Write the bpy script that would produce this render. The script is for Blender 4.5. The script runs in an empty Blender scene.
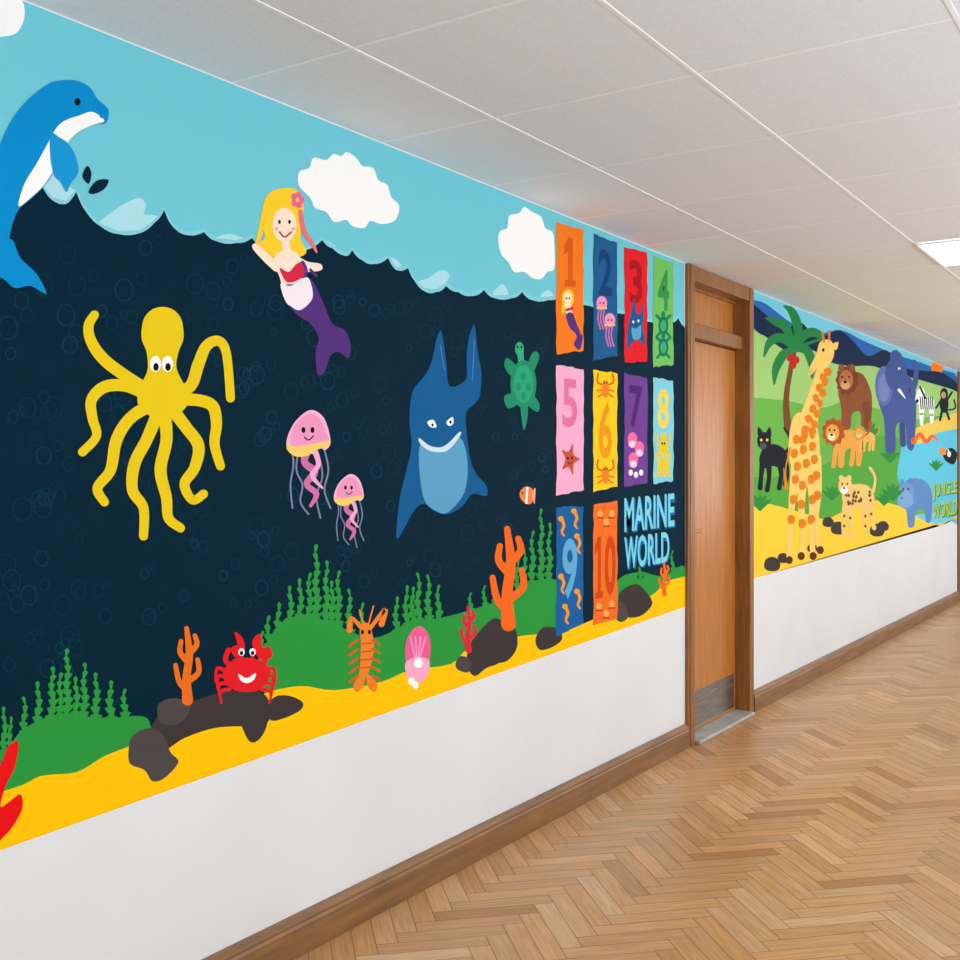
import bpy, bmesh, math, random
from mathutils import Vector, Matrix
from mathutils.geometry import tessellate_polygon
R=random.Random(7)
sc=bpy.context.scene
sc.view_settings.view_transform='Standard'
sc.view_settings.look='None'
sc.view_settings.exposure=0.0

# ---------------------------------------------------------------- geometry of the corridor (metres)
FPX=1080.0; TH=math.atan(725/1080); S_,C_=math.sin(TH),math.cos(TH)
CAMX=2.183; CAMH=1.40; H=2.447; WID=3.05; Y0=-2.6; Y1=16.0; T=0.14
DOORS=[(5.112,6.068),(12.33,13.28)]

def lin(c):
    c=c/255.0
    return c/12.92 if c<=0.04045 else ((c+0.055)/1.055)**2.4
MATS={}
def paint(rgb):
    k='paint_%02x%02x%02x'%tuple(rgb)
    if k in MATS: return MATS[k]
    m=bpy.data.materials.new(k); m.use_nodes=True
    b=m.node_tree.nodes['Principled BSDF']
    b.inputs['Base Color'].default_value=(lin(rgb[0]),lin(rgb[1]),lin(rgb[2]),1)
    b.inputs['Roughness'].default_value=0.7
    b.inputs['Specular IOR Level'].default_value=0.05
    MATS[k]=m; return m

def noisy(name,c1,c2,scale=(1,1,1),nscale=8,rough=0.5,spec=0.4,bump=0.0,detail=6,metal=0,coords='Object',attr=None):
    m=bpy.data.materials.new(name); m.use_nodes=True
    nt=m.node_tree; b=nt.nodes['Principled BSDF']
    tc=nt.nodes.new('ShaderNodeTexCoord'); mp=nt.nodes.new('ShaderNodeMapping'); mp.inputs['Scale'].default_value=scale
    nz=nt.nodes.new('ShaderNodeTexNoise'); nz.inputs['Scale'].default_value=nscale; nz.inputs['Detail'].default_value=detail
    nt.links.new(tc.outputs[coords],mp.inputs['Vector']); nt.links.new(mp.outputs[0],nz.inputs['Vector'])
    cr=nt.nodes.new('ShaderNodeValToRGB')
    cr.color_ramp.elements[0].position=0.3; cr.color_ramp.elements[1].position=0.7
    cr.color_ramp.elements[0].color=tuple(lin(v) for v in c1)+(1,)
    cr.color_ramp.elements[1].color=tuple(lin(v) for v in c2)+(1,)
    nt.links.new(nz.outputs['Fac'],cr.inputs['Fac'])
    out=cr.outputs['Color']
    if attr:
        at=nt.nodes.new('ShaderNodeAttribute'); at.attribute_name=attr
        mx=nt.nodes.new('ShaderNodeMix'); mx.data_type='RGBA'; mx.blend_type='MULTIPLY'; mx.inputs[0].default_value=1; mx.clamp_result=True
        nt.links.new(out,mx.inputs[6]); nt.links.new(at.outputs['Color'],mx.inputs[7]); out=mx.outputs[2]
    nt.links.new(out,b.inputs['Base Color'])
    b.inputs['Roughness'].default_value=rough; b.inputs['Specular IOR Level'].default_value=spec; b.inputs['Metallic'].default_value=metal
    if bump:
        bp=nt.nodes.new('ShaderNodeBump'); bp.inputs['Strength'].default_value=bump; bp.inputs['Distance'].default_value=0.002
        nt.links.new(nz.outputs['Fac'],bp.inputs['Height']); nt.links.new(bp.outputs[0],b.inputs['Normal'])
    return m
M_wall=noisy('wall_plaster_white',(222,225,230),(228,231,236),nscale=2,rough=0.7,spec=0.2)
M_ceil=noisy('ceiling_tile_speckled',(226,231,238),(234,239,245),nscale=120,rough=0.9,spec=0.1,detail=2)
M_bar=noisy('ceiling_tbar_white',(242,246,250),(248,251,254),rough=0.5)
M_wood=noisy('door_oak_veneer',(166,102,38),(198,128,56),scale=(9,9,0.7),nscale=5,rough=0.32,spec=0.5)
M_frame=noisy('frame_oak',(122,78,38),(158,106,56),scale=(10,10,0.8),nscale=5,rough=0.4,spec=0.4)
M_base=noisy('baseboard_oak',(116,80,48),(150,108,68),scale=(8,0.7,8),nscale=5,rough=0.4,spec=0.4)
M_steel=noisy('brushed_steel',(120,118,115),(160,158,155),scale=(1,1,20),nscale=5,rough=0.35,metal=0.8)
M_brass=noisy('brass',(170,130,70),(200,160,90),rough=0.3,metal=1)
M_thr=noisy('threshold_metal',(170,170,170),(196,196,196),rough=0.4,metal=0.2)
M_gap=noisy('floor_joint_dark',(104,72,42),(118,84,52),rough=0.6)
M_parq=noisy('oak_parquet',(224,210,194),(255,251,246),scale=(1,14,1),nscale=6,rough=0.36,spec=0.5,coords='UV',attr='tone')
M_winf=noisy('window_frame_white',(228,228,228),(238,238,238),rough=0.5)
M_led=bpy.data.materials.new('led_panel_diffuser'); M_led.use_nodes=True
_b=M_led.node_tree.nodes['Principled BSDF']; _b.inputs['Emission Color'].default_value=(1,1,1,1); _b.inputs['Emission Strength'].default_value=4.5

# ---------------------------------------------------------------- mesh helpers
def mkobj(name,verts,faces,mats,fm=None,parent=None):
    me=bpy.data.meshes.new(name); me.from_pydata(verts,[],faces)
    for m in mats: me.materials.append(m)
    if fm:
        for p,i in zip(me.polygons,fm): p.material_index=i
    me.update()
    o=bpy.data.objects.new(name,me); sc.collection.objects.link(o)
    if parent: o.parent=parent
    return o
def boxes(name,bl,mats,parent=None,bevel=0.0):
    V=[];F=[];FM=[]
    for b in bl:
        x0,y0,z0,x1,y1,z1=b[:6]; mi=b[6] if len(b)>6 else 0
        n=len(V)
        V+= [(x0,y0,z0),(x1,y0,z0),(x1,y1,z0),(x0,y1,z0),(x0,y0,z1),(x1,y0,z1),(x1,y1,z1),(x0,y1,z1)]
        for f in ((0,3,2,1),(4,5,6,7),(0,1,5,4),(1,2,6,5),(2,3,7,6),(3,0,4,7)):
            F.append(tuple(n+i for i in f)); FM.append(mi)
    o=mkobj(name,V,F,mats,FM,parent)
    if bevel:
        md=o.modifiers.new('bevel','BEVEL'); md.width=bevel; md.segments=2
    return o
def extrude_profile(prof,ya,yb):  # prof: list of (x,z), run along y
    V=[(x,ya,z) for x,z in prof]+[(x,yb,z) for x,z in prof]; n=len(prof)
    F=[(i,(i+1)%n,n+(i+1)%n,n+i) for i in range(n)]+[tuple(range(n))[::-1],tuple(range(n,2*n))]
    return V,F

# ---------------------------------------------------------------- room shell
boxes('wall_left',[(-T,Y0,0,0,DOORS[0][0]+.02,H),(-T,DOORS[0][1]-.02,0,0,DOORS[1][0]+.02,H),(-T,DOORS[1][1]-.02,0,0,Y1,H)],[M_wall])
boxes('wall_far',[(-T,Y1,0,WID+.2,Y1+T,H)],[M_wall])
boxes('wall_near',[(-T,Y0-T,0,WID+.2,Y0,H)],[M_wall])
# right wall, out of view; its run of openings is added to admit side light
wins=[]; y=-2.2
while y+1.7<Y1: wins.append((y,y+1.7)); y+=2.0
bl=[(WID,Y0,0,WID+.2,Y1,.75),(WID,Y0,2.25,WID+.2,Y1,H)]
e=Y0
for a,b in wins: bl.append((WID,e,.75,WID+.2,a,2.25)); e=b
bl.append((WID,e,.75,WID+.2,Y1,2.25))
boxes('wall_right',bl,[M_wall])
for i,(a,b) in enumerate(wins):
    f=.05; xa,xb=WID+.08,WID+.13; mid=(a+b)/2
    boxes('window_%d'%(i+1),[(xa,a,.75,xb,a+f,2.25),(xa,b-f,.75,xb,b,2.25),(xa,a+f,.75,xb,b-f,.8),(xa,a+f,2.2,xb,b-f,2.25),(xa,mid-.02,.8,xb,mid+.02,2.2),(xa,a+f,1.75,xb,mid-.02,1.79),(xa,mid+.02,1.75,xb,b-f,1.79)],[M_winf])
# ceiling: tiles in exposed T-bar grid
TL=0.64; GX=1.065; GY=2.69
bars=[(-T,Y0,H,WID+.2,Y1,H+.1,0)]
x=GX-TL
while x<WID: bars.append((x-.006,Y0,H-.002,x+.006,Y1,H+.001,1)); x+=TL
y=GY-8*TL
while y<Y1: 
    if y>Y0: bars.append((0,y-.005,H-.0014,WID,y+.005,H+.001,1))
    y+=TL
boxes('ceiling',bars,[M_ceil,M_bar])
for k in (-7,4,12,19):
    ya=GY+k*TL
    boxes('ceiling_light_panel',[(GX+.02,ya+.02,H-.010,GX+TL-.02,ya+TL-.02,H-.003,0),
        (GX+.008,ya+.008,H-.012,GX+.02,ya+TL-.008,H-.003,1),(GX+TL-.02,ya+.008,H-.012,GX+TL-.008,ya+TL-.008,H-.003,1),
        (GX+.02,ya+.008,H-.012,GX+TL-.02,ya+.02,H-.003,1),(GX+.02,ya+TL-.02,H-.012,GX+TL-.02,ya+TL-.008,H-.003,1)],[M_led,M_bar])
    
# floor: oak herringbone
W=0.066; N=5; g=0.001
V=[];F=[];UVF=[];TONE=[];FMI=[]
c45=math.sqrt(.5)
cx0,cy0=0.2,0.0
def clip(poly,ax,lim,sg):
    out=[]
    for i in range(len(poly)):
        a=poly[i-1];b=poly[i]; da=sg*(a[ax]-lim); db=sg*(b[ax]-lim)
        if (da>=0)!=(db>=0):
            t=da/(da-db); out.append(tuple(a[q]+(b[q]-a[q])*t for q in range(4)))
        if db>=0: out.append(b)
    return out
def addblock(x0,y0,x1,y1,horiz):
    cs=[(x0*W+g,y0*W+g),(x1*W-g,y0*W+g),(x1*W-g,y1*W-g),(x0*W+g,y1*W-g)]
    u0=R.random()*40; v0=R.random()*40
    uv=[(u0,v0),(u0+N*W,v0),(u0+N*W,v0+W),(u0,v0+W)]
    if not horiz: uv=[(u0,v0),(u0,v0+W),(u0+N*W,v0+W),(u0+N*W,v0)]
    p=[((a-b)*c45+cx0,(a+b)*c45+cy0,u,v) for (a,b),(u,v) in zip(cs,uv)]
    for ax,lim_,sg in ((0,0.0,1),(0,WID,-1),(1,Y0,1),(1,Y1,-1)):
        p=clip(p,ax,lim_,sg)
        if len(p)<3: return
    n=len(V)
    for q in p: V.append((q[0],q[1],0.0)); UVF.extend((q[2],q[3]))
    F.append(tuple(range(n,n+len(p)))); FMI.append(0)
    t=R.gauss(0,1); base=(212,168,118)
    if t<-1.4: base=(194,146,96)
    elif t>1.2: base=(224,184,138)
    j=R.uniform(-8,8); w=R.uniform(-4,4)
    TONE.extend([lin(max(0,min(255,v))) for v in (base[0]+j+w,base[1]+j,base[2]+j-w)]+[1.0])
lim=int(18/W)
for k in range(-60,lim):
    for m in range(-30,60):
        x=k+2*N*m
        wx=(x-k)*W*c45+cx0
        if -1<wx<WID+1: addblock(x,k,x+N,k+1,True)
        yy=k-(2*N-1)-2*N*m
        wx=(k-yy)*W*c45+cx0
        if -1<wx<WID+1: addblock(k,yy,k+1,yy+N,False)
for zz,rev in((-.001,False),(-.1,True)):
    n=len(V); V+=[(-T,Y0,zz),(WID+.2,Y0,zz),(WID+.2,Y1,zz),(-T,Y1,zz)]
    F.append((n+3,n+2,n+1,n) if rev else (n,n+1,n+2,n+3)); FMI.append(1); UVF.extend([0.0]*8); TONE.extend([.2,.1,.05,1.0])
me=bpy.data.meshes.new('floor'); me.from_pydata(V,[],F)
me.materials.append(M_parq); me.materials.append(M_gap)
me.polygons.foreach_set('material_index',FMI)
me.uv_layers.new(name='UVMap'); me.uv_layers['UVMap'].data.foreach_set('uv',UVF)
me.attributes.new('tone','FLOAT_COLOR','FACE'); me.attributes['tone'].data.foreach_set('color',TONE)
me.update()
fo=bpy.data.objects.new('floor',me); sc.collection.objects.link(fo)

# baseboards
prof=[(0.0005,0.0005),(.024,0.0005),(.024,.085),(.020,.092),(.020,.100),(.013,.110),(.010,.118),(0.0005,.118)]
V=[];F=[]
for ya,yb in ((Y0,DOORS[0][0]),(DOORS[0][1],DOORS[1][0]),(DOORS[1][1],Y1)):
    v,f=extrude_profile(prof,ya+.001,yb-.001); n=len(V); V+=v; F+=[tuple(n+i for i in q) for q in f]
mkobj('baseboard_left',V,F,[M_base])
v,f=extrude_profile([(WID-x,z) for x,z in prof][::-1],Y0+.001,Y1-.001); mkobj('baseboard_right',v,f,[M_base])

# doors
def door(name,ya,yb):
    e=bpy.data.objects.new(name,None); sc.collection.objects.link(e); e.location=(0,0,0)
    a=.075; x0,x1=-.12,.022; zt=H-.004
    boxes('frame',[(x0,ya+.021,0.001,x1,ya+a,zt),(x0,yb-a,0.001,x1,yb-.021,zt),
        (0.001,ya,0.001,x1-.004,ya+.021,zt),(0.001,yb-.021,0.001,x1-.004,yb,zt),
        (x0,ya+a,zt-.075,x1-.004,yb-a,zt),(x0,ya+a,2.09,-.02,yb-a,2.165),
        (-.115,ya+a,0.02,-.10,ya+a+.018,2.09),(-.115,yb-a-.018,0.02,-.10,yb-a,2.09)],[M_frame],e,bevel=.003)
    boxes('transom_panel',[(-.09,ya+a,2.165,-.075,yb-a,zt-.075)],[M_wood],e)
    boxes('transom_bead',[(-.075,ya+a,2.165,-.06,yb-a,2.18),(-.075,ya+a,zt-.09,-.06,yb-a,zt-.075),(-.075,ya+a,2.18,-.06,ya+a+.015,zt-.09),(-.075,yb-a-.015,2.18,-.06,yb-a,zt-.09)],[M_frame],e)
    la,lb=ya+a+.004,yb-a-.004
    boxes('leaf',[(-.10,la,.022,-.065,lb,2.085)],[M_wood],e,bevel=.002)
    boxes('kick_plate',[(-.065,la+.03,.04,-.063,lb-.03,.23)],[M_steel],e)
    boxes('threshold',[(-.12,ya+a,.0012,.05,yb-a,.02)],[M_thr],e,bevel=.004)
    boxes('handle_plate',[(-.065,la+.045,.98,-.061,la+.085,1.14)],[M_brass],e,bevel=.002)
    bm=bmesh.new()
    bmesh.ops.create_cone(bm,cap_ends=True,segments=16,radius1=.009,radius2=.009,depth=.05,matrix=Matrix.Translation((-.04,la+.065,1.08))@Matrix.Rotation(math.pi/2,4,'Y'))
    bmesh.ops.create_cone(bm,cap_ends=True,segments=16,radius1=.009,radius2=.007,depth=.11,matrix=Matrix.Translation((-.018,la+.115,1.08))@Matrix.Rotation(math.pi/2,4,'X'))
    m=bpy.data.meshes.new('handle_lever'); bm.to_mesh(m); bm.free(); m.materials.append(M_brass)
    o=bpy.data.objects.new('handle_lever',m); sc.collection.objects.link(o); o.parent=e
for i,(a,b) in enumerate(DOORS): door('door_%d'%(i+1),a,b)

# ---------------------------------------------------------------- mural artwork, painted flat on the left wall.
# The art was traced from a photo; WP() turns a trace coordinate into real metres (y,z) on the wall plane x=0.
def WP(p,ymin,ymax):
    k=(p[0]-480)/FPX
    y=CAMX*(C_+k*S_)/(S_-k*C_)
    y=max(ymin,min(ymax,y))
    d=CAMX*S_+y*C_
    z=CAMH-(p[1]-470)*d/FPX
    return y,min(H-.004,max(.12,z))
def cat(pts,n=6,closed=True):
    out=[];L=len(pts)
    rng=range(L) if closed else range(L-1)
    for i in rng:
        if closed: p0,p1,p2,p3=pts[i-1],pts[i],pts[(i+1)%L],pts[(i+2)%L]
        else: p0,p1,p2,p3=pts[max(0,i-1)],pts[i],pts[i+1],pts[min(L-1,i+2)]
        for s in range(n):
            t=s/n
            out.append(tuple(.5*(2*p1[j]+(p2[j]-p0[j])*t+(2*p0[j]-5*p1[j]+4*p2[j]-p3[j])*t*t+(3*p1[j]-p0[j]-3*p2[j]+p3[j])*t**3) for j in range(len(p1))))
    if not closed: out.append(tuple(pts[-1]))
    return out
class Art:
    def __init__(s,name,parent,base,lim):
        s.n=name;s.par=parent;s.off=base;s.lim=lim;s.V=[];s.F=[];s.M=[];s.FM=[];s.sx=s.sy=1;s.ox=s.oy=0;s.step=.000016
    def X(s,ox=0,oy=0,sx=1,sy=None): s.ox,s.oy,s.sx,s.sy=ox,oy,sx,(sy if sy else abs(sx)); return s
    def v(s,p):
        y,z=WP((s.ox+p[0]*s.sx,s.oy+p[1]*s.sy),*s.lim); s.V.append((s.off,y,z)); return len(s.V)-1
    def mi(s,c):
        m=paint(c)
        if m not in s.M: s.M.append(m)
        return s.M.index(m)
    def P(s,pts,c,smooth=5):
        s.off+=s.step
        if smooth: pts=cat(pts,smooth)
        tri=tessellate_polygon([[Vector((a,b,0)) for a,b in pts]])
        ids=[s.v(p) for p in pts]; m=s.mi(c)
        for t in tri: s.F.append(tuple(ids[i] for i in t)); s.FM.append(m)
        return s
    def Z(s,pts,c): return s.P(pts,c,0)
    def E(s,cx,cy,rx,ry,c,rot=0,a0=0,a1=360):
        r=math.radians(rot); n=28
        full=abs(a1-a0)>=360
        pts=[]
        for i in range(n if full else n+1):
            a=math.radians(a0+(a1-a0)*i/n); u,w=rx*math.cos(a),ry*math.sin(a)
            pts.append((cx+u*math.cos(r)-w*math.sin(r),cy+u*math.sin(r)+w*math.cos(r)))
        return s.Z(pts,c)
    def S(s,pts,w,c,smooth=5):
        s.off+=s.step
        if not isinstance(w,(list,tuple)): w=[w]*len(pts)
        if len(w)!=len(pts): w=[w[0]+(w[-1]-w[0])*i/(len(pts)-1) for i in range(len(pts))]
        q=[(p[0],p[1],ww) for p,ww in zip(pts,w)]
        if smooth and len(q)>2: q=cat(q,smooth,False)
        m=s.mi(c);L=[];Rr=[];n=len(q)
        dirs=[]
        for i in range(n):
            a=q[max(0,i-1)];b=q[min(n-1,i+1)]
            dx,dy=b[0]-a[0],b[1]-a[1];l=math.hypot(dx,dy) or 1;dirs.append((dx/l,dy/l))
        for (x,y,ww),(dx,dy) in zip(q,dirs):
            h=max(.05,ww/2); L.append(s.v((x-dy*h,y+dx*h))); Rr.append(s.v((x+dy*h,y-dx*h)))
        for i in range(n-1): s.F.append((L[i],L[i+1],Rr[i+1],Rr[i])); s.FM.append(m)
        for e,sg in ((0,-1),(n-1,1)):
            x,y,ww=q[e];dx,dy=dirs[e];h=max(.05,ww/2);ids=[]
            for j in range(9):
                a=math.pi*j/8
                ids.append(s.v((x+h*(-dy*math.cos(a)+sg*dx*math.sin(a)), y+h*(dx*math.cos(a)+sg*dy*math.sin(a)))))
            s.F.append(tuple(ids)); s.FM.append(m)
        return s
    def ring(s,cx,cy,r,w,c,ry=None):
        ry=ry or r*1.2; s.off+=.000001; n=16;m=s.mi(c)
        a=[s.v((cx+r*math.cos(2*math.pi*i/n),cy+ry*math.sin(2*math.pi*i/n))) for i in range(n)]
        b=[s.v((cx+(r-w)*math.cos(2*math.pi*i/n),cy+(ry-w)*math.sin(2*math.pi*i/n))) for i in range(n)]
        for i in range(n): s.F.append((a[i],a[(i+1)%n],b[(i+1)%n],b[i])); s.FM.append(m)
    def text(s,body,quad,c,bold=.03):
        s.off+=s.step
        cu=bpy.data.curves.new('t','FONT'); cu.body=body; cu.offset=bold; cu.resolution_u=3
        o=bpy.data.objects.new('t',cu); sc.collection.objects.link(o)
        dg=bpy.context.evaluated_depsgraph_get(); ev=o.evaluated_get(dg); me=ev.to_mesh()
        vs=[v.co.copy() for v in me.vertices]; fs=[tuple(p.vertices) for p in me.polygons]; ev.to_mesh_clear()
        bpy.data.objects.remove(o); bpy.data.curves.remove(cu)
        if not vs: return s
        x0=min(v.x for v in vs);x1=max(v.x for v in vs);y0=min(v.y for v in vs);y1=max(v.y for v in vs)
        m=s.mi(c); ids=[]
        (ax,ay),(bx,by),(cx,cy),(dx,dy)=quad
        for v in vs:
            u=(v.x-x0)/(x1-x0);t=1-(v.y-y0)/(y1-y0)
            ids.append(s.v(((ax*(1-u)+bx*u)*(1-t)+(dx*(1-u)+cx*u)*t,(ay*(1-u)+by*u)*(1-t)+(dy*(1-u)+cy*u)*t)))
        for f in fs: s.F.append(tuple(ids[i] for i in f)); s.FM.append(m)
        return s
    def done(s):
        F=[]
        for f in s.F:   # make all faces point into the corridor (+x)
            nx=sum((s.V[f[i]][1]*s.V[f[(i+1)%len(f)]][2]-s.V[f[(i+1)%len(f)]][1]*s.V[f[i]][2]) for i in range(len(f)))
            F.append(f if nx>0 else f[::-1])
        return mkobj(s.n,s.V,F,s.M,s.FM,s.par)

SKY=(112,200,216);NAVY=(2,36,54);SAND=(255,198,4);GRN=(44,150,62);WHITE=(250,250,250);BLK=(20,20,24);ROCK=(62,56,56);ORG=(238,112,36);RED=(226,30,38)
LM=(-1.2,DOORS[0][0]-.002)
mar=Art('marine_mural',None,.0004,LM)
top=lambda x:470-.402*(1205-x)-14
bot=lambda x:850-.356*x
mar.Z([(-200,top(-200)),(684,top(684)),(686,bot(684)),(-200,bot(-200))],SKY)
# pale far waves
wave=[(-200,215),(-120,190),(-60,215),(0,195),(18,203),(30,190),(42,186),(52,200),(66,204),(76,192),(86,212),(100,226),(118,234),(140,233),(155,222),(164,210),(172,226),(186,235),(204,232),(216,241),(236,243),(252,238),(262,246),(285,252),(306,250),(322,240),(332,248),(346,256),(352,250),(362,260),(374,264),(388,258),(396,270),(408,268),(414,280),(424,291),(436,292),(446,286),(458,292),(472,296),(484,290),(494,298),(512,298),(522,292),(532,300),(548,300),(560,296),(590,306),(625,314),(650,322),(672,322),(678,318),(686,328)]
crest=(172,222,232)
for pts in ([(98,226),(112,212),(126,203),(140,198),(146,206),(144,214),(158,216),(170,226),(150,238),(118,238)],
            [(36,192),(44,180),(56,172),(62,182),(80,196),(60,210)],
            [(416,284),(428,278),(442,270),(450,276),(446,284),(458,294),(430,298)],
            [(214,240),(226,234),(238,236),(250,244),(230,248)],[(318,246),(326,240),(340,252)],
            [(384,262),(394,258),(404,270),(392,272)],[(490,298),(502,284),(508,296)],[(540,298),(548,290),(556,300)]):
    mar.P(pts,crest)
mar.Z([(x,y-3) for x,y in wave]+[(686,598),(-200,840)],(130,206,220))
def scallop(pts):
    out=[]
    for a,b in zip(pts,pts[1:]):
        out.append(a)
        for t in (.25,.5,.75):
            out.append((a[0]+(b[0]-a[0])*t,a[1]+(b[1]-a[1])*t+1.8*math.sin(math.pi*t)))
    return out+[pts[-1]]
mar.Z(scallop(wave)+[(686,598),(-200,840)],NAVY)
# bubbles
mar.off+=.00002
for i in range(250):
    x=R.uniform(-120,552); hi=690-.26*x
    y0_=R.uniform(245 if x<250 else 300,hi); r=R.uniform(4,9.5)*(1.15-x/1100)
    mar.ring(x,y0_,r,1.3,R.choice([(7,50,68),(6,47,65),(10,56,74)]))
    if R.random()<.5: mar.ring(x+r*1.8,y0_-r*1.2,r*.6,1.0,(7,50,68))
for i in range(24):
    mar.ring(R.uniform(556,680),R.uniform(330,570),R.uniform(2,4),.8,(7,50,68))
# clouds
mar.P([(-60,-40),(-20,-30),(8,-20),(22,0),(24,18),(16,33),(0,37),(-30,40),(-60,20)],WHITE)
mar.P([(299,186),(299,172),(309,168),(313,158),(326,160),(333,154),(341,156),(347,152),(357,159),(362,166),(373,168),(378,180),(387,185),(391,197),(399,206),(395,220),(382,224),(370,221),(364,228),(352,226),(346,220),(334,222),(326,212),(315,208),(310,198)],WHITE)
mar.P([(498,240),(500,231),(507,228),(509,216),(519,213),(524,207),(532,212),(541,217),(545,228),(552,232),(554,243),(554,268),(547,272),(541,279),(532,278),(524,272),(514,272),(508,262),(501,254)],WHITE)
# weed beds
hill=[(-200,800),(-60,775),(0,752),(22,730),(50,716),(80,716),(110,718),(140,716),(150,725),(150,760),(0,800),(-200,850)]
mar.P(hill,GRN)
mar.P([(255,668),(268,640),(284,620),(306,616),(330,622),(372,638),(410,622),(440,618),(470,610),(505,598),(530,582),(560,584),(562,640),(470,680),(300,702),(262,690)],GRN)
mar.P([(618,580),(640,572),(662,576),(684,566),(684,596),(618,606)],GRN)
def tuft(a,x,yb,h,w,lean=0,c=GRN):
    n=max(4,int(h/8)); L=[];Rr=[]
    for i in range(n+1):
        t=i/n; ww=w*(1-t*.85)/2; y=yb-h*t; cx=x+lean*t+1.2*math.sin(i*1.7)
        L.append((cx-ww-(w*.35*(1-t*.5)),y-2)); L.append((cx-ww*.6,y-h/n*.45))
        Rr.append((cx+ww+(w*.35*(1-t*.5)),y-2)); Rr.append((cx+ww*.6,y-h/n*.45))
    a.Z(L+[(x+lean,yb-h-4)]+Rr[::-1],c)
for x,yb,h,w in ((4,770,60,8),(10,760,40,7),(24,750,50,8),(38,745,60,9),(52,742,72,10),(60,742,66,9),(67,740,88,10),(76,740,60,9),(84,738,72,9),(96,734,58,9),(110,728,44,9),(124,722,30,8),
    (262,664,30,7),(268,655,36,8),(278,650,44,8),(290,645,56,8),(300,642,60,8),(309,642,66,8),(316,642,94,9),(326,640,76,8),(332,640,56,8),(338,640,66,8),(349,640,48,7),(362,642,36,7),
    (396,640,40,7),(406,635,46,7),(412,632,42,7),(418,630,54,7),(428,626,48,7),(438,622,34,6),(470,615,20,5),(484,610,22,5),(494,608,26,6),(517,602,40,6),(524,602,50,7),(532,600,66,7),(541,600,88,7),(549,600,74,7),(640,580,14,4),(672,575,22,4)):
    tuft(mar,x,yb,h,w)
# sand
sand=[(-200,845),(0,792),(40,776),(76,772),(104,756),(134,744),(170,726),(210,716),(262,694),(300,686),(334,690),(380,682),(410,670),(450,664),(470,648),(520,636),(560,632),(600,616),(620,604),(650,596),(666,582),(686,576),(686,bot(684)),(-200,bot(-200))]
def mixsm(pts,k): # smooth only the first k points
    return cat(pts[:k],4,False)+pts[k:]
mar.Z(mixsm(sand,len(sand)-2),SAND)
MAR=mar.done()
FB=mar.off+.00003

def fig(n,par=None,lim=LM,base=FB): return Art(n,par or MAR,base,lim)
# octopus
a=fig('octopus'); Y=(230,200,26)
for pts in ([(150,392),(128,378),(104,360),(91,342),(88,326),(94,315)],
 [(150,396),(126,386),(104,387),(91,400),(92,418),(96,436),(82,452)],
 [(152,404),(130,418),(116,440),(110,470),(97,488),(104,502)],
 [(158,412),(146,440),(134,464),(132,490),(143,508),(143,536)],
 [(164,414),(166,440),(160,470),(166,498),(168,518),(180,528)],
 [(172,410),(186,428),(198,446),(194,468),(184,484),(192,500),(203,494)],
 [(174,400),(196,400),(212,406),(216,424),(214,444),(220,466)],
 [(172,394),(190,386),(198,364),(206,346),(218,341),(226,354),(230,398)]):
    a.S(pts,[13,12,12,11,10,9,9][:len(pts)],Y,8)
a.P([(162,307),(173,310),(181,320),(183,338),(178,352),(176,368),(184,386),(188,402),(178,414),(162,418),(146,414),(137,402),(140,386),(147,370),(146,352),(141,338),(143,320),(151,310)],Y)
for x in (155,167): a.E(x,364,5.5,8,WHITE); a.E(x+.5,367,2.8,4,BLK)
a.done()
# dolphin
a=fig('dolphin'); B=(6,140,206)
a.P([(108,117),(106,107),(97,99),(90,88),(80,82),(66,80),(50,83),(34,94),(20,108),(8,126),(-2,150),(-8,180),(-8,215),(-2,240),(4,262),(14,268),(10,250),(10,232),(18,210),(34,196),(50,178),(62,150),(76,134),(92,125),(104,124)],B)
a.P([(4,244),(-6,252),(-30,268),(-44,290),(-20,286),(0,278),(14,288),(30,286),(46,294),(36,274),(20,258),(12,240)],B)
a.P([(-6,120),(-22,128),(-40,150),(-20,146),(-4,150)],B)
a.P([(104,121),(92,112),(78,116),(66,120),(56,128),(46,146),(36,164),(24,184),(18,206),(30,198),(46,182),(58,160),(66,144),(78,132),(92,125)],WHITE)
a.P([(50,134),(60,138),(68,144),(75,156),(78,172),(70,184),(66,192),(60,182),(54,176),(50,160)],(24,150,214))
a.E(77,102,3.2,3.6,BLK); a.P([(100,112),(107,108),(108,116),(100,118)],B)
a.P([(82,176),(87,166),(91,174),(88,184)],NAVY); a.P([(88,192),(96,181),(108,180),(104,189),(94,194)],NAVY)
a.done()
# mermaid
a=fig('mermaid'); HR=(250,206,44);SK=(252,226,206);PU=(84,50,124)
a.P([(284,188),(296,190),(303,202),(302,220),(300,238),(306,252),(296,258),(274,262),(262,252),(254,246),(264,238),(262,222),(263,204),(270,192)],HR)
a.S([(264,214),(260,232),(256,244)],[6,5,3],HR)
a.P([(276,262),(270,256),(256,244),(252,248),(264,262),(276,272)],SK)
a.P([(298,258),(308,262),(320,264),(321,270),(308,272),(298,270)],SK)
a.S([(310,270),(316,276)],3,PU)
a.P([(276,254),(290,250),(300,258),(300,270),(302,282),(306,296),(290,306),(282,294),(280,280),(275,266)],SK)
a.S([(285,240),(287,256)],8,SK,0)
a.E(284,225,12,17,SK)
a.P([(270,216),(272,202),(284,198),(296,203),(298,220),(290,210),(280,208)],HR)
a.S([(300,212),(303,230),(312,244),(316,252)],[5,5,4,2],(230,120,120))
for x in (279,289): a.E(x,222,1.4,2,BLK)
a.S([(279,232),(284,237),(291,232)],1.8,(200,40,60)); a.E(276,229,2,2,(250,170,170)); a.E(293,229,2,2,(250,170,170))
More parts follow.
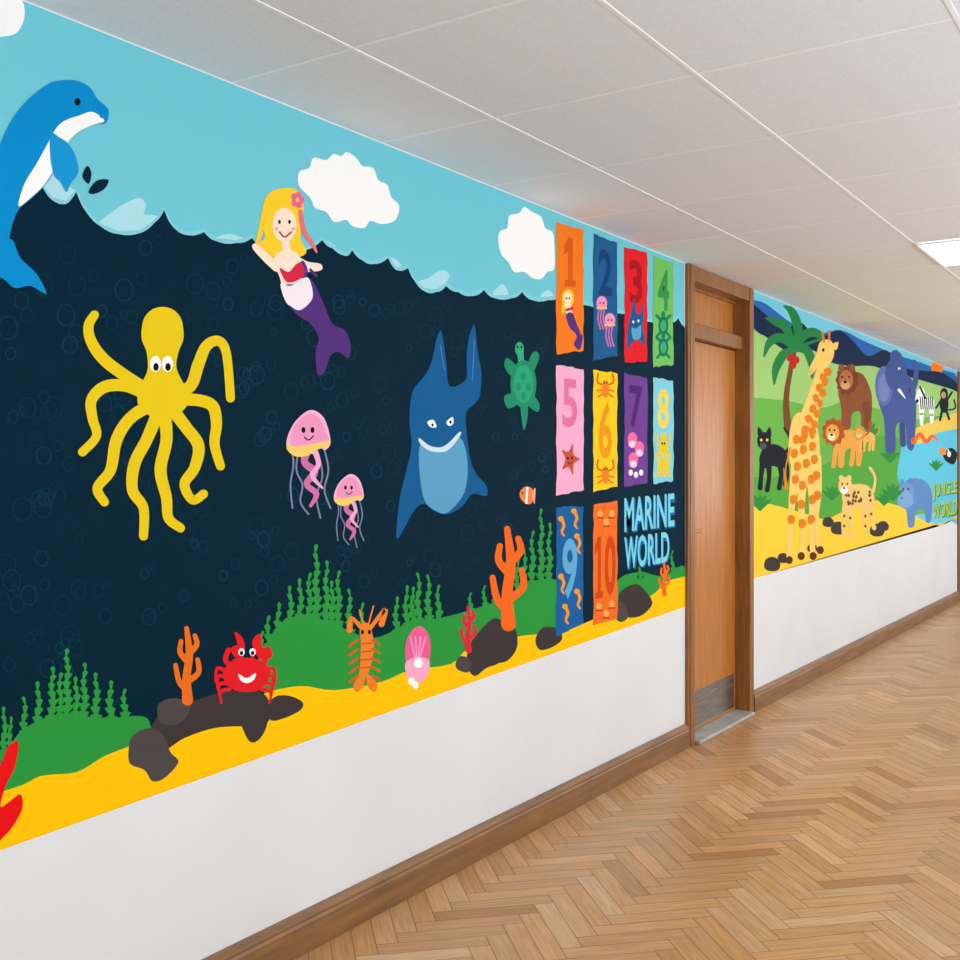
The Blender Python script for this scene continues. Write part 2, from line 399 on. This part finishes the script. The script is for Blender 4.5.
for t in range(5): a.E(297+4*math.cos(t*1.257),200+5*math.sin(t*1.257),3,3.6,(236,100,150))
a.E(297,200,1.8,2,HR)
a.P([(279,268),(288,272),(296,264),(304,262),(306,272),(298,280),(286,282)],(214,40,70))
a.S([(302,262),(306,272),(300,284)],3,(60,60,150))
a.P([(284,286),(296,284),(308,278),(316,288),(324,306),(332,324),(344,330),(350,344),(348,358),(338,352),(330,356),(324,372),(317,374),(315,352),(318,338),(310,324),(298,316),(288,304)],PU)
a.P([(280,284),(290,286),(303,278),(309,280),(312,298),(300,310),(290,306),(284,298)],(244,232,240))
a.done()
# jellyfish
def jelly(n,ox,oy,s):
    a=fig(n).X(ox,oy,s)
    G=(120,132,160)
    for pts in ([(-15,36),(-13,55),(-16,75),(-14,98)],[(-8,38),(-10,60),(-4,75),(-6,92),(2,104)],[(18,40),(22,60),(18,80),(24,98)],[(12,44),(16,66),(10,86),(14,108)]): a.S(pts,1.8,G)
    a.S([(2,38),(-2,52),(8,62),(0,74),(10,84),(4,96)],[9,7,8,6,6,3],(206,110,168)); a.S([(8,40),(12,54),(6,66),(16,78)],[6,5,5,2],(238,170,206))
    a.P([(-20,36),(-18,24),(-10,10),(4,0),(16,6),(22,20),(24,34),(18,40),(12,36),(6,44),(-2,38),(-10,46),(-14,38)],(240,178,208))
    a.P([(-20,38),(-14,32),(0,34),(14,28),(23,30),(22,36),(10,40),(0,46),(-12,46)],(238,206,110))
    a.P([(-16,34),(-12,16),(2,4),(14,10),(20,24),(22,30),(6,34),(-8,36)],(236,152,192))
    for x in (-3,6): a.E(x,20,2,3,BLK)
    a.S([(-2,27),(2,30),(7,26)],1.3,BLK); a.done()
jelly('large_jellyfish',306,410,1.0); jelly('small_jellyfish',347,474,.68)
# shark
a=fig('shark'); SB=(20,92,148)
a.P([(441,332),(436,340),(431,362),(424,376),(412,392),(409,420),(411,446),(406,470),(399,500),(396,538),(404,528),(414,510),(424,504),(436,512),(448,514),(462,506),(472,494),(486,496),(486,486),(476,474),(470,460),(466,430),(466,412),(474,404),(479,396),(481,374),(477,350),(474,325),(468,340),(466,362),(466,378),(456,386),(448,384),(446,364)],SB)
a.P([(420,444),(432,450),(446,449),(460,438),(467,462),(464,492),(448,512),(436,511),(424,500),(419,470)],(92,160,198))
a.P([(419,438),(430,446),(444,446),(459,432),(459,437),(446,451),(430,451),(420,444)],(206,226,238))
a.P([(427,422),(433,420),(436,427),(430,427)],WHITE); a.P([(446,422),(452,417),(453,423),(449,426)],WHITE)
a.E(432,425,1.2,1.6,BLK); a.E(450,422,1.2,1.6,BLK)
a.S([(440,345),(444,370)],.8,(70,140,190)); a.S([(474,340),(472,380)],.8,(70,140,190)); a.done()
# turtle
def turtle(a,c=(34,140,104)):
    a.P([(-6,-16),(-16,-26),(-19,-18),(-12,-8)],c); a.P([(4,-18),(10,-32),(16,-28),(9,-10)],c); a.P([(-8,10),(-19,12),(-16,24),(-6,20)],c); a.P([(8,10),(16,20),(14,28),(4,20)],c); a.P([(-3,18),(0,46),(4,34),(4,20)],c)
    a.E(0,0,13,24,c); a.E(0,0,10,19,(40,164,120))
    for q in ((0,-8),(-5,3),(5,3),(0,12)): a.E(q[0],q[1],2.6,4,c)
a=fig('sea_turtle').X(523,384,1); a.S([(-2,-20),(-3,-32)],6,(60,170,120)); turtle(a); a.E(-4,-35,4.5,7,(60,170,120)); a.E(-6,-37,.9,1.4,BLK); a.E(-2,-37,.9,1.4,BLK); a.done()
a=fig('clown_fish'); a.P([(519,494),(524,487),(531,488),(534,496),(530,504),(523,502)],(240,130,70)); a.P([(532,494),(535,488),(534,504)],(250,180,150)); a.S([(527,488),(526,503)],2,WHITE); a.E(522,493,.9,1.2,BLK); a.done()
# rocks, coral, crab
def rockp(n,polys):
    a=fig(n)
    for i,p in enumerate(polys): a.P(p,ROCK if i%2==0 else (78,72,72))
    a.done()
rockp('sea_rock',[[(152,724),(170,706),(196,700),(222,692),(256,690),(270,704),(266,724),(244,726),(214,728),(184,738),(164,750),(150,744)],
  [(128,752),(132,736),(148,728),(162,734),(170,752),(178,762),(164,778),(152,781),(144,770),(130,764)],
  [(236,706),(250,692),(264,700),(267,722),(260,738),(250,742),(242,728)],[(158,704),(176,698),(190,708),(178,724),(160,722)],
  [(266,706),(276,696),(290,696),(302,702),(300,710),(284,718),(270,720)]])
rockp('sea_rock',[[(466,664),(470,644),(484,626),(496,618),(508,628),(512,646),(500,662),(486,668),(474,676)],[(455,664),(460,656),(470,660),(468,672),(458,670)],[(490,650),(500,634),(514,628),(517,646),(508,660),(496,662)]])
rockp('sea_rock',[[(535,640),(542,628),(556,628),(562,638),(554,646),(540,650)]])
rockp('sea_rock',[[(618,600),(622,590),(636,584),(646,592),(652,604),(640,616),(624,616)],[(612,604),(622,602),(628,616),(620,622),(612,614)]])
def coral(n,x,y,s,c):
    a=fig(n,base=FB+.00012).X(x,y,s)
    a.S([(0,0),(-1,-25),(2,-50),(-1,-78)],[12,9,8,5],c)
    for p in ([(0,-10),(-9,-20),(-13,-38)],[(0,-20),(12,-30),(11,-44)],[(0,-42),(-8,-52),(-7,-64)],[(1,-50),(10,-60),(8,-70)]): a.S(p,[7,6,5],c)
    a.done()
coral('orange_coral',187,700,.92,(232,112,30)); coral('orange_coral',508,624,1.22,(240,106,30)); coral('red_coral',468,650,.55,(224,36,60)); coral('orange_coral',664,594,.4,(240,106,30))
a=fig('red_coral'); a.P([(18,742),(8,746),(2,760),(-8,780),(-30,800),(-40,840),(-10,846),(4,836),(14,824),(22,808),(20,794),(8,802),(0,806),(6,784),(14,768)],(232,20,26)); a.done()
a=fig('crab',base=FB+.00012)
for sx in (-1,1):
    for k in range(4): a.S([(245+sx*16,674+k*5),(245+sx*(28-k),668+k*8),(245+sx*(30-2*k),682+k*7)],[4,3.5,2],RED)
    a.S([(245+sx*12,668),(245+sx*20,660),(245+sx*17,650)],5,RED)
a.P([(234,632),(242,638),(244,650),(236,658),(230,650),(233,646),(237,644)],RED); a.P([(260,634),(252,640),(254,652),(262,660),(272,656),(268,646),(262,648)],RED)
a.P([(226,666),(236,658),(250,658),(263,662),(270,672),(262,688),(246,692),(230,688),(222,676)],RED)
for x in (241,252): a.S([(x,662),(x,654)],3,RED); a.E(x,652,3.2,3.8,WHITE); a.E(x,653,1.7,2.2,BLK)
a.P([(238,674),(246,678),(255,673),(253,680),(246,683),(240,680)],WHITE); a.done()
a=fig('lobster').X(365,650,1); O=(238,130,46)
a.S([(0,-22),(2,-5),(0,15),(-4,30)],[11,13,11,6],O)
for k in range(5): a.S([(-8,-10+k*9),(-16,-4+k*9)],2.5,(216,90,30)); a.S([(7,-10+k*9),(14,-6+k*9)],2.5,(216,90,30))
a.S([(-4,-22),(-14,-32),(-16,-20)],[4,4,6],O); a.S([(5,-22),(14,-34),(20,-40),(16,-26)],[4,4,5,6],O)
a.S([(-2,-26),(-6,-40)],1.5,O); a.S([(3,-26),(8,-44)],1.5,O)
for sx in(-1,1): a.P([(sx*2,24),(sx*12,34),(sx*9,42),(sx*2,36)],O)
for k in range(4): a.S([(-5,-6+k*8),(6,-7+k*8)],1.4,(206,84,30))
a.E(-3,-18,1.6,2.2,BLK); a.E(4,-18,1.6,2.2,BLK); a.done()
def shell(a):
    a.P([(-12,2),(-11,-14),(-4,-26),(5,-28),(12,-18),(13,-2),(10,12),(4,20),(-5,24),(-10,14)],(236,96,150))
    for k in (-7,-2,3,8): a.S([(0,12),(k,-18)],1.5,(250,160,200))
    a.P([(-12,8),(0,2),(12,6),(9,22),(0,28),(-9,24)],(250,170,206)); a.E(1,8,4.5,5,WHITE); a.E(-6,26,3.5,4,WHITE); a.E(-2,30,3,4,WHITE)
a=fig('seashell').X(417,655,1); shell(a); a.done()

# ---- number cards
cards=[('1',555,584,(221,229),(355,352),(243,124,30),(218,92,22)),('2',592,618,(233,242),(361,357),(30,92,146),(18,66,114)),
('3',623,648,(246,252),(364,362),(226,30,42),(172,18,32)),('4',652,674,(255,262),(368,366),(114,192,96),(50,150,76)),
('5',555,584,(364,368),(497,491),(244,172,206),(228,116,166)),('6',592,618,(369,372),(493,487),(252,202,30),(236,152,22)),
('7',623,648,(372,377),(488,484),(112,64,148),(78,38,112)),('8',652,674,(376,380),(485,482),(128,206,224),(240,210,80)),
('9',555,584,(506,505),(638,624),(24,96,160),(96,170,212)),('10',592,618,(503,500),(627,620),(240,112,36),(208,70,22))]
def deco(a,n,w,h):
    k=n
    if k=='1':
        a.E(-2,.57*h,6,9,HR); a.E(-2,.57*h,4,6,SK); a.S([(-6,.6*h),(-7,.68*h)],3,HR); a.S([(-2,.62*h),(0,.72*h)],6,SK); a.S([(-3,.66*h),(2,.65*h)],3,(214,40,70)); a.S([(0,.71*h),(3,.78*h),(8,.84*h),(9,.9*h)],[8,8,5,3],PU); a.P([(8,.87*h),(13,.86*h),(10,.97*h),(4,.93*h)],PU)
        a.E(-3.4,.57*h,.8,1,BLK); a.E(-.6,.57*h,.8,1,BLK)
    if k=='2' or k=='9':
        for ox,oy in ((-4,.54),(5,.68)) if k=='2' else ((-8,.16),(8,.3),(-8,.62),(8,.74),(-4,.86),(5,.1)):
            if k=='2':
                a.E(ox,oy*h,6,7,(236,152,192)); a.S([(ox-5,oy*h+5),(ox+5,oy*h+5)],2,(238,206,110))
                for d in(-3,0,3): a.S([(ox+d,oy*h+6),(ox+d-1.5,oy*h+16),(ox+d+1.5,oy*h+26)],1.5,(206,110,168))
                a.E(ox-2,oy*h,.8,1,BLK); a.E(ox+2,oy*h,.8,1,BLK)
            else: a.S([(ox,oy*h-6),(ox+2,oy*h),(ox,oy*h+6),(ox+2,oy*h+10)],[3,3,2.4,2],(240,150,30)); a.E(ox-1,oy*h-7,2.8,2.8,(240,150,30))
    if k=='3': 
        a.P([(-2,.44*h),(1,.56*h),(6,.56*h),(8,.46*h),(9,.58*h),(8,.68*h),(11,.84*h),(4,.8*h),(-4,.82*h),(-10,.88*h),(-9,.68*h),(-6,.58*h)],SB); a.P([(-5,.69*h),(0,.7*h),(6,.67*h),(5,.78*h),(-3,.79*h)],(96,164,200))
        a.E(-3,.64*h,1.2,1.4,WHITE); a.E(3,.63*h,1.2,1.4,WHITE)
    if k=='4':
        for oy in (.62,.82): 
            for sx in(-1,1): a.S([(sx*3,oy*h-6),(sx*9,oy*h-10)],3.4,(20,130,94)); a.S([(sx*3,oy*h+6),(sx*8,oy*h+10)],3,(20,130,94))
            a.E(0,oy*h,6.5,9,(20,110,84)); a.E(0,oy*h,4,6,(60,170,120)); a.E(0,oy*h-11,2.8,3.6,(20,130,94))
    if k=='5':
        pts=[]
        for i in range(10):
            rr=(10,17) if i%2==0 else (4.5,8); an=-math.pi/2+.3+i*math.pi/5; pts.append((rr[0]*math.cos(an),.73*h+rr[1]*math.sin(an)))
        a.P(pts,(196,84,60),3); a.E(-2,.72*h,1,1.4,BLK); a.E(2,.72*h,1,1.4,BLK); a.S([(-2,.75*h),(0,.765*h),(2,.75*h)],.9,BLK)
    if k=='6':
        for oy in(.12,.84):
            for sx in(-1,1):
                a.S([(sx*3,oy*h),(sx*9,oy*h-3),(sx*8,oy*h-11)],2,(226,90,40)); a.S([(sx*3,oy*h+5),(sx*9,oy*h+6)],1.6,(226,90,40)); a.S([(sx*3,oy*h+9),(sx*8,oy*h+12)],1.6,(226,90,40))
            a.E(0,oy*h+4,4,9,(240,130,30)); a.E(-1.5,oy*h-2,.8,1,BLK); a.E(1.5,oy*h-2,.8,1,BLK)
    if k=='7':
        for ox,oy in((-4,.58),(4,.66),(-3,.76)): a.E(ox,oy*h,5.5,7,(240,110,160)); a.E(ox,oy*h+5,4.5,3.6,(255,190,215)); a.E(ox,oy*h+4,1.8,2,WHITE)
        for ox,oy in((-6,.88),(0,.9),(6,.88)): a.E(ox,oy*h,2.4,3,WHITE)
    if k=='8':
        for d in(-9,-5,-2,2,5,9): a.S([(d*.3,.66*h),(d,.73*h),(d*.7,.84*h),(d*1.1,.93*h)],2.4,Y)
        for d in(-1,1): a.S([(d*2,.66*h),(d*8,.62*h),(d*9,.52*h)],2.2,Y)
        a.E(0,.6*h,4.6,9,Y); a.E(-1.6,.62*h,1,1.4,BLK); a.E(1.6,.62*h,1,1.4,BLK)
    if k=='10':
        for ox,oy in((-6,.1),(1,.17),(7,.1),(-7,.86),(1,.92),(7,.84)): a.E(ox,oy*h,3,3.4,(255,170,90)); a.S([(ox-3,oy*h+4),(ox+3,oy*h+4)],1.4,(190,40,20))
for n,xa,xb,(ta,tb),(ba,bb),c,nc in cards:
    a=fig('number_card_'+n,base=FB+.00012)
    def rag(p,q,m=7): return [(p[0]+(q[0]-p[0])*i/m+R.uniform(-.6,.6),p[1]+(q[1]-p[1])*i/m+R.uniform(-.8,.8)) for i in range(m)]
    cs=[(xa+1,ta+1),(xb-1,tb+1),(xb-1,bb-1),(xa+1,ba-1)]
    a.Z(rag(cs[0],cs[1])+rag(cs[1],cs[2],12)+rag(cs[2],cs[3])+rag(cs[3],cs[0],12),c)
    w=xb-xa;h=(ba-ta+bb-tb)/2;m=w*.24
    if n=='10': q0,q1=.28,.78
    elif n in '69': q0,q1=.26,.74
    else: q0,q1=.10,.48
    L=lambda x,t:(x, (ta+(tb-ta)*(x-xa)/w)*(1-t)+(ba+(bb-ba)*(x-xa)/w)*t)
    def one(x0,x1):
        u=lambda f:x0+(x1-x0)*f
        a.Z([L(u(.35),q0),L(u(.75),q0),L(u(.75),q1-.05),L(u(1),q1-.05),L(u(1),q1),L(u(.05),q1),L(u(.05),q1-.05),L(u(.35),q1-.05),L(u(.35),q0+.11),L(u(0),q0+.14),L(u(0),q0+.07)],nc)
    if n=='1': one(xa+w*.3,xb-w*.3)
    elif n=='10':
        one(xa+w*.1,xa+w*.4); a.text('0',[L(xa+w*.47,q0),L(xb-w*.1,q0),L(xb-w*.1,q1),L(xa+w*.47,q1)],nc,.03)
    else: a.text(n,[L(xa+m,q0),L(xb-m,q0),L(xb-m,q1),L(xa+m,q1)],nc,.025)
    a.X((xa+xb)/2,(ta+tb)/2,w/29,1); deco(a,n,w,h); a.done()
a=fig('marine_world_lettering')
for c,d,b in(((10,110,170),1.4,.05),((120,210,232),0,.02)):
    for wd,q in(('MARINE',[(624,498),(674,493),(674,526),(624,532)]),('WORLD',[(624,537),(669,531),(669,562),(624,570)])):
        q=[(x+d*.6,y+d) for x,y in q]; a.text(wd,q,c,b)
a.done()

# ---------------------------------------------------------------- jungle mural
LJ=(DOORS[0][1]+.002,DOORS[1][0]-.002)
j=Art('jungle_mural',None,.0004,LJ)
jb=lambda x:578-.255*(x-752)
xr=985
j.Z([(748,top(748)),(xr,top(xr)),(xr,jb(xr)),(748,jb(748))],(120,204,226))
j.P([(740,300),(752,300),(766,304),(790,322),(815,334),(840,330),(862,340),(880,348),(900,356),(930,366),(990,392),(990,460),(740,460)],(44,104,178))
j.P([(740,306),(752,304),(770,318),(784,330),(800,322),(818,338),(838,330),(852,340),(868,356),(886,350),(906,368),(930,372),(960,386),(990,400),(990,470),(740,470)],(22,40,74))
j.E(937,368,6,8,(246,130,30)); j.P([(920,374),(940,372),(960,384),(990,398),(960,396)],(22,40,74))
j.P([(740,336),(760,334),(775,344),(790,352),(812,350),(830,362),(850,366),(872,366),(890,372),(920,380),(960,392),(990,404),(990,480),(740,500)],(160,204,120))
j.P([(740,410),(780,400),(820,408),(850,400),(880,410),(910,420),(940,416),(990,430),(990,500),(740,520)],(110,178,76))
j.P([(740,480),(770,478),(800,470),(830,462),(860,440),(890,436),(912,444),(920,470),(905,500),(850,520),(740,530)],(86,166,64))
j.P([(905,440),(925,428),(960,418),(990,416),(990,530),(950,520),(915,500),(898,480),(900,456)],(96,196,224))
j.P([(912,432),(930,422),(960,412),(990,410),(990,424),(940,432),(918,444)],(236,200,90))
j.Z([(748,506),(770,504),(800,512),(826,520),(850,508),(876,500),(900,506),(922,520),(940,526),(960,516),(xr,512),(xr,jb(xr)),(748,jb(748))],(252,208,60))
JUN=j.done()
J=lambda n,b=.0014: Art(n,JUN,b*.7,LJ)
a=J('palm_tree',.0011)
a.S([(788,430),(786,400),(790,372),(794,352)],[8,6,5,5],(120,72,40)); G2=(34,130,66)
for p in ([(794,350),(782,338),(770,342),(764,356)],[(794,350),(786,328),(776,322),(766,318)],[(794,350),(798,330),(792,312),(784,306)],[(794,350),(806,334),(818,334),(824,346)],[(794,350),(806,350),(812,364),(812,378)],[(794,350),(784,354),(776,368),(774,384)],[(794,348),(812,342),(824,338)]):
    a.S(p,[4,9,8,2],G2)
for x,y in((790,358),(796,360),(793,365)): a.E(x,y,3.4,4,(190,40,40))
a.done()
# giraffe
a=J('giraffe',.0024); GY_=(252,206,110);GS=(226,128,24)
for p in ([(797,462),(792,500),(790,530),(789,560)],[(803,468),(801,505),(803,530),(801,556)],[(810,462),(812,500),(811,530),(813,556)],[(815,458),(818,490),(816,520),(820,550)]):
    a.S(p,[12,7,5,6],GY_); a.E(p[-1][0],p[-1][1],3.6,4,(90,50,30))
a.P([(792,420),(802,412),(814,420),(819,440),(818,468),(808,478),(795,474),(788,452)],GY_)
a.S([(826,350),(821,372),(813,400),(806,430)],[9,10,14,22],GY_)
a.P([(830,340),(834,350),(832,360),(826,366),(820,364),(812,374),(808,374),(810,366),(816,354),(820,342)],GY_)
a.S([(824,342),(822,332)],2,GS); a.S([(829,341),(829,331)],2,GS); a.P([(831,345),(838,342),(836,350)],GY_)
a.E(823,350,1.3,1.8,BLK); a.E(811,371,3,3,(240,180,120))
for i in range(14):
    t=i/13; cx=826-20*t; cy=372+68*t; a.P([(cx+dx*1.0+R.uniform(-1,1)+(-3 if i%2 else 3)*(0.5+t),cy+dy) for dx,dy in((-3,-3),(2,-4),(4,1),(1,4),(-3,3))],GS,2)
for x,y in((796,440),(804,436),(812,432),(794,454),(803,450),(812,447),(797,467),(806,464),(814,460),(795,480),(802,486),(811,480),(816,476),(793,500),(801,505),(812,500),(817,496),(791,520),(811,520),(802,524)):
    a.P([(x-3,y-4),(x+2,y-5),(x+4,y),(x+1,y+4),(x-3,y+3)],GS,2)
a.S([(790,448),(785,470),(786,488)],[2,1.5,4],GS); a.done()
# black panther
a=J('black_panther'); K=(28,30,40)
a.P([(764,446),(772,444),(780,446),(786,452),(787,464),(782,468),(772,466),(764,468),(759,460)],K)
for p in ([(763,460),(761,476),(760,488)],[(768,462),(769,476),(767,490)],[(779,462),(781,474),(779,488)],[(784,458),(787,472),(785,484)]): a.S(p,[7,4.5,5],K)
a.S([(786,452),(790,444),(788,434),(784,428)],[3,2.5,2.5,2],K)
a.E(764,441,7,9,K); a.P([(758,436),(758,427),(763,433)],K); a.P([(766,433),(770,427),(771,437)],K)
a.E(763,446,3.4,3.4,(80,80,94)); a.E(761,440,1.2,1.4,(240,220,80)); a.E(767,440,1.2,1.4,(240,220,80)); a.done()
# large brown lion
a=J('brown_lion'); BR=(140,80,44)
a.P([(842,382),(850,372),(862,374),(869,386),(872,400),(870,424),(862,426),(860,412),(852,414),(850,428),(842,428),(841,408),(838,392)],BR)
a.S([(866,404),(868,426)],7,(124,68,36)); 
pts=[]
for i in range(22):
    r=1.0 if i%2 else .84; an=i*math.pi/11; pts.append((847+12*r*math.cos(an),380+16*r*math.sin(an)))
a.P(pts,(118,62,30),2)
a.E(846,380,7,10,(178,112,64)); a.E(841,368,3,4,BR); a.E(852,368,3,4,BR); a.E(845,385,4.4,4.4,(214,160,112)); a.E(845,382,1.8,1.5,BLK); a.E(842,377,1,1.3,BLK); a.E(849,377,1,1.3,BLK); a.done()
def lion(n,ox,oy,s,mane,body):
    a=J(n,.002).X(ox,oy,s)
    a.P([(-4,6),(8,0),(20,2),(26,12),(24,36),(19,36),(18,20),(8,22),(6,38),(0,38),(0,22),(-6,16)],body)
    a.S([(-2,16),(-5,38)],5,body); a.S([(16,18),(14,36)],5,body); a.S([(25,8),(32,2),(34,-8)],[2,2,4],mane)
    pts=[]
    for i in range(20):
        r=13 if i%2 else 10.5; an=i*math.pi/10; pts.append((-5+r*math.cos(an),2+r*1.2*math.sin(an)))
    a.P(pts,mane,2); a.E(-6,3,7,9,body); a.E(-7,7,4,4,(252,230,180)); a.E(-7,5,1.6,1.4,BLK); a.E(-9,0,.9,1.3,BLK); a.E(-4,0,.9,1.3,BLK); a.done()
lion('lion',838,430,.95,(176,84,30),(234,164,70)); lion('lion_cub',862,432,.5,(220,150,60),(240,180,90))
# leopard
a=J('leopard',.002).X(856,502,1); LB=(238,200,120)
a.P([(-12,-14),(0,-18),(12,-16),(18,-6),(16,6),(4,6),(-8,6),(-14,-2)],LB)
for p in ([(-10,0),(-13,18),(-12,34)],[(-5,2),(-6,20),(-4,36)],[(9,2),(8,18),(10,30)],[(14,0),(15,14),(18,26)]): a.S(p,[7,4,4.5],LB)
a.S([(17,-10),(19,-24),(14,-34)],[3,2.5,3],LB); a.E(-11,-16,7,9,LB); a.E(-15,-24,2.4,3,LB); a.E(-7,-24,2.4,3,LB); a.E(-12,-12,3.6,3.6,WHITE); a.E(-12,-14,1.2,1,BLK); a.E(-14,-18,.8,1.2,BLK); a.E(-9,-18,.8,1.2,BLK)
for i in range(22): a.E(R.uniform(-10,15),R.uniform(-13,2),1.2,1.6,(110,64,30))
for x,y in((-12,14),(-6,16),(9,14),(15,12),(-12,24),(9,24)): a.E(x,y,1.1,1.5,(110,64,30))
a.done()
# elephant
a=J('elephant'); EB=(70,88,150)
a.P([(880,376),(888,366),(900,370),(912,380),(916,400),(914,446),(907,447),(905,424),(896,426),(895,450),(886,451),(884,420),(878,400)],EB)
a.E(884,386,9,20,(92,112,176)); a.E(884,388,6,14,(120,130,186)); a.E(896,374,11,17,EB)
a.S([(902,382),(908,392),(914,386),(916,372),(914,362)],[9,7,6,5,5],EB); a.E(899,369,1.3,1.8,WHITE); a.E(899,370,.8,1.1,BLK); a.S([(899,390),(905,398)],[3,1],WHITE)
a.S([(902,425),(903,444)],6,(58,74,132)); a.P([(890,354),(896,350),(902,356),(900,364),(892,364)],EB); a.done()
# hippo
a=J('hippopotamus'); HB=(96,140,196)
a.P([(903,484),(914,478),(926,482),(932,494),(931,520),(926,522),(924,510),(916,512),(914,526),(908,526),(906,510),(900,500)],HB)
a.E(906,492,8,10,(110,154,208)); a.P([(898,494),(902,488),(911,494),(913,504),(904,508),(898,504)],(126,166,214)); a.E(902,482,2,3,HB); a.E(910,481,2,3,HB); a.E(903,489,.9,1.3,BLK); a.E(908,489,.9,1.3,BLK); a.E(902,498,.8,.8,BLK); a.done()
a=J('zebra')
a.P([(919,398),(926,396),(933,399),(934,406),(933,422),(930,422),(929,410),(924,411),(923,424),(920,424),(919,408)],WHITE); a.P([(917,392),(921,387),(925,393),(922,402),(918,404),(915,400)],WHITE)
for i in range(7): a.S([(920+i*2,397),(921+i*2,409)],1.1,BLK)
a.S([(920,387),(925,398)],2,BLK); a.S([(920,414),(923,414)],1.2,BLK); a.S([(930,415),(933,415)],1.2,BLK); a.E(917,401,1.6,2,BLK); a.done()
a=J('monkey'); a.E(944,394,4,6,K); a.E(944,404,4.5,9,K); a.S([(941,400),(936,408)],2,K); a.S([(947,400),(952,392)],2,K); a.S([(942,410),(940,420)],2.4,K); a.S([(946,410),(949,419)],2.4,K); a.S([(948,410),(955,408),(954,400)],1.6,K); a.E(943.4,395,2.4,3.4,(200,150,110)); a.done()
a=J('toucan'); a.P([(946,450),(952,448),(957,454),(954,464),(947,462),(943,456)],K); a.P([(946,450),(940,448),(939,453),(945,455)],(246,140,30)); a.E(949,454,1.8,3,WHITE); a.E(948,450,.7,.9,WHITE); a.done()
a=J('snake'); a.S([(914,442),(920,434),(926,442),(932,436),(937,440)],[3.4,4,4,3.4,2],(236,110,40)); a.E(914,441,3,3.4,(236,110,40)); a.E(913,440,.7,.9,BLK); a.done()
a=J('fern_leaves',.0011)
for x,y,s in ((868,440,.9),(890,462,.7),(832,500,.7),(760,510,.8),(884,505,.6),(893,500,.8),(936,470,.5)):
    for d in (-50,-25,0,25,50):
        r=math.radians(d); a.S([(x,y),(x+10*s*math.sin(r),y-14*s*math.cos(r)),(x+18*s*math.sin(r),y-20*s*math.cos(r))],[3*s,5*s,1],(46,140,60))
a.done()
a=J('pebble_rocks')
for x,y,s in((772,564,1),(783,558,.7),(838,528,.9),(828,522,.7),(877,530,.9),(883,526,.7),(812,548,.6)): a.P([(x-8*s,y+3*s),(x-6*s,y-5*s),(x+2*s,y-7*s),(x+8*s,y-1*s),(x+6*s,y+6*s),(x-3*s,y+7*s)],(64,56,56))
a.done()
a=J('jungle_world_lettering',.003)
for c,d in(((20,90,50),1.0),((176,206,50),0)):
    a.text('JUNGLE',[(933+d*.5,484+d),(957+d*.5,480+d),(957+d*.5,496+d),(933+d*.5,501+d)],c,.02); a.text('WORLD',[(933+d*.5,504+d),(957+d*.5,499+d),(957+d*.5,514+d),(933+d*.5,519+d)],c,.02)
a.done()

# ---------------------------------------------------------------- light
w=bpy.data.worlds.new('daylight'); sc.world=w; w.use_nodes=True
w.node_tree.nodes['Background'].inputs[0].default_value=(.93,.97,1,1); w.node_tree.nodes['Background'].inputs[1].default_value=.5
for i,(a_,b_) in enumerate(wins):
    l=bpy.data.lights.new('window_daylight','AREA'); l.shape='RECTANGLE'; l.size=1.5; l.size_y=1.7; l.energy=33; l.color=(.94,.98,1)  # added area lamp, one per unseen opening, brightens mural and ceiling
    o=bpy.data.objects.new('window_daylight',l); sc.collection.objects.link(o); o.location=(WID+.21,(a_+b_)/2,1.5); o.rotation_euler=(0,math.pi/2,0)
    o.parent=bpy.data.objects['window_%d'%(i+1)]

# ---------------------------------------------------------------- camera
cam=bpy.data.cameras.new('camera'); co=bpy.data.objects.new('camera',cam); sc.collection.objects.link(co)
co.location=(CAMX,0,CAMH); co.rotation_euler=(math.pi/2,0,TH); cam.sensor_width=36; cam.lens=36*FPX/960; cam.shift_y=-10/960; cam.clip_start=.05
sc.camera=co
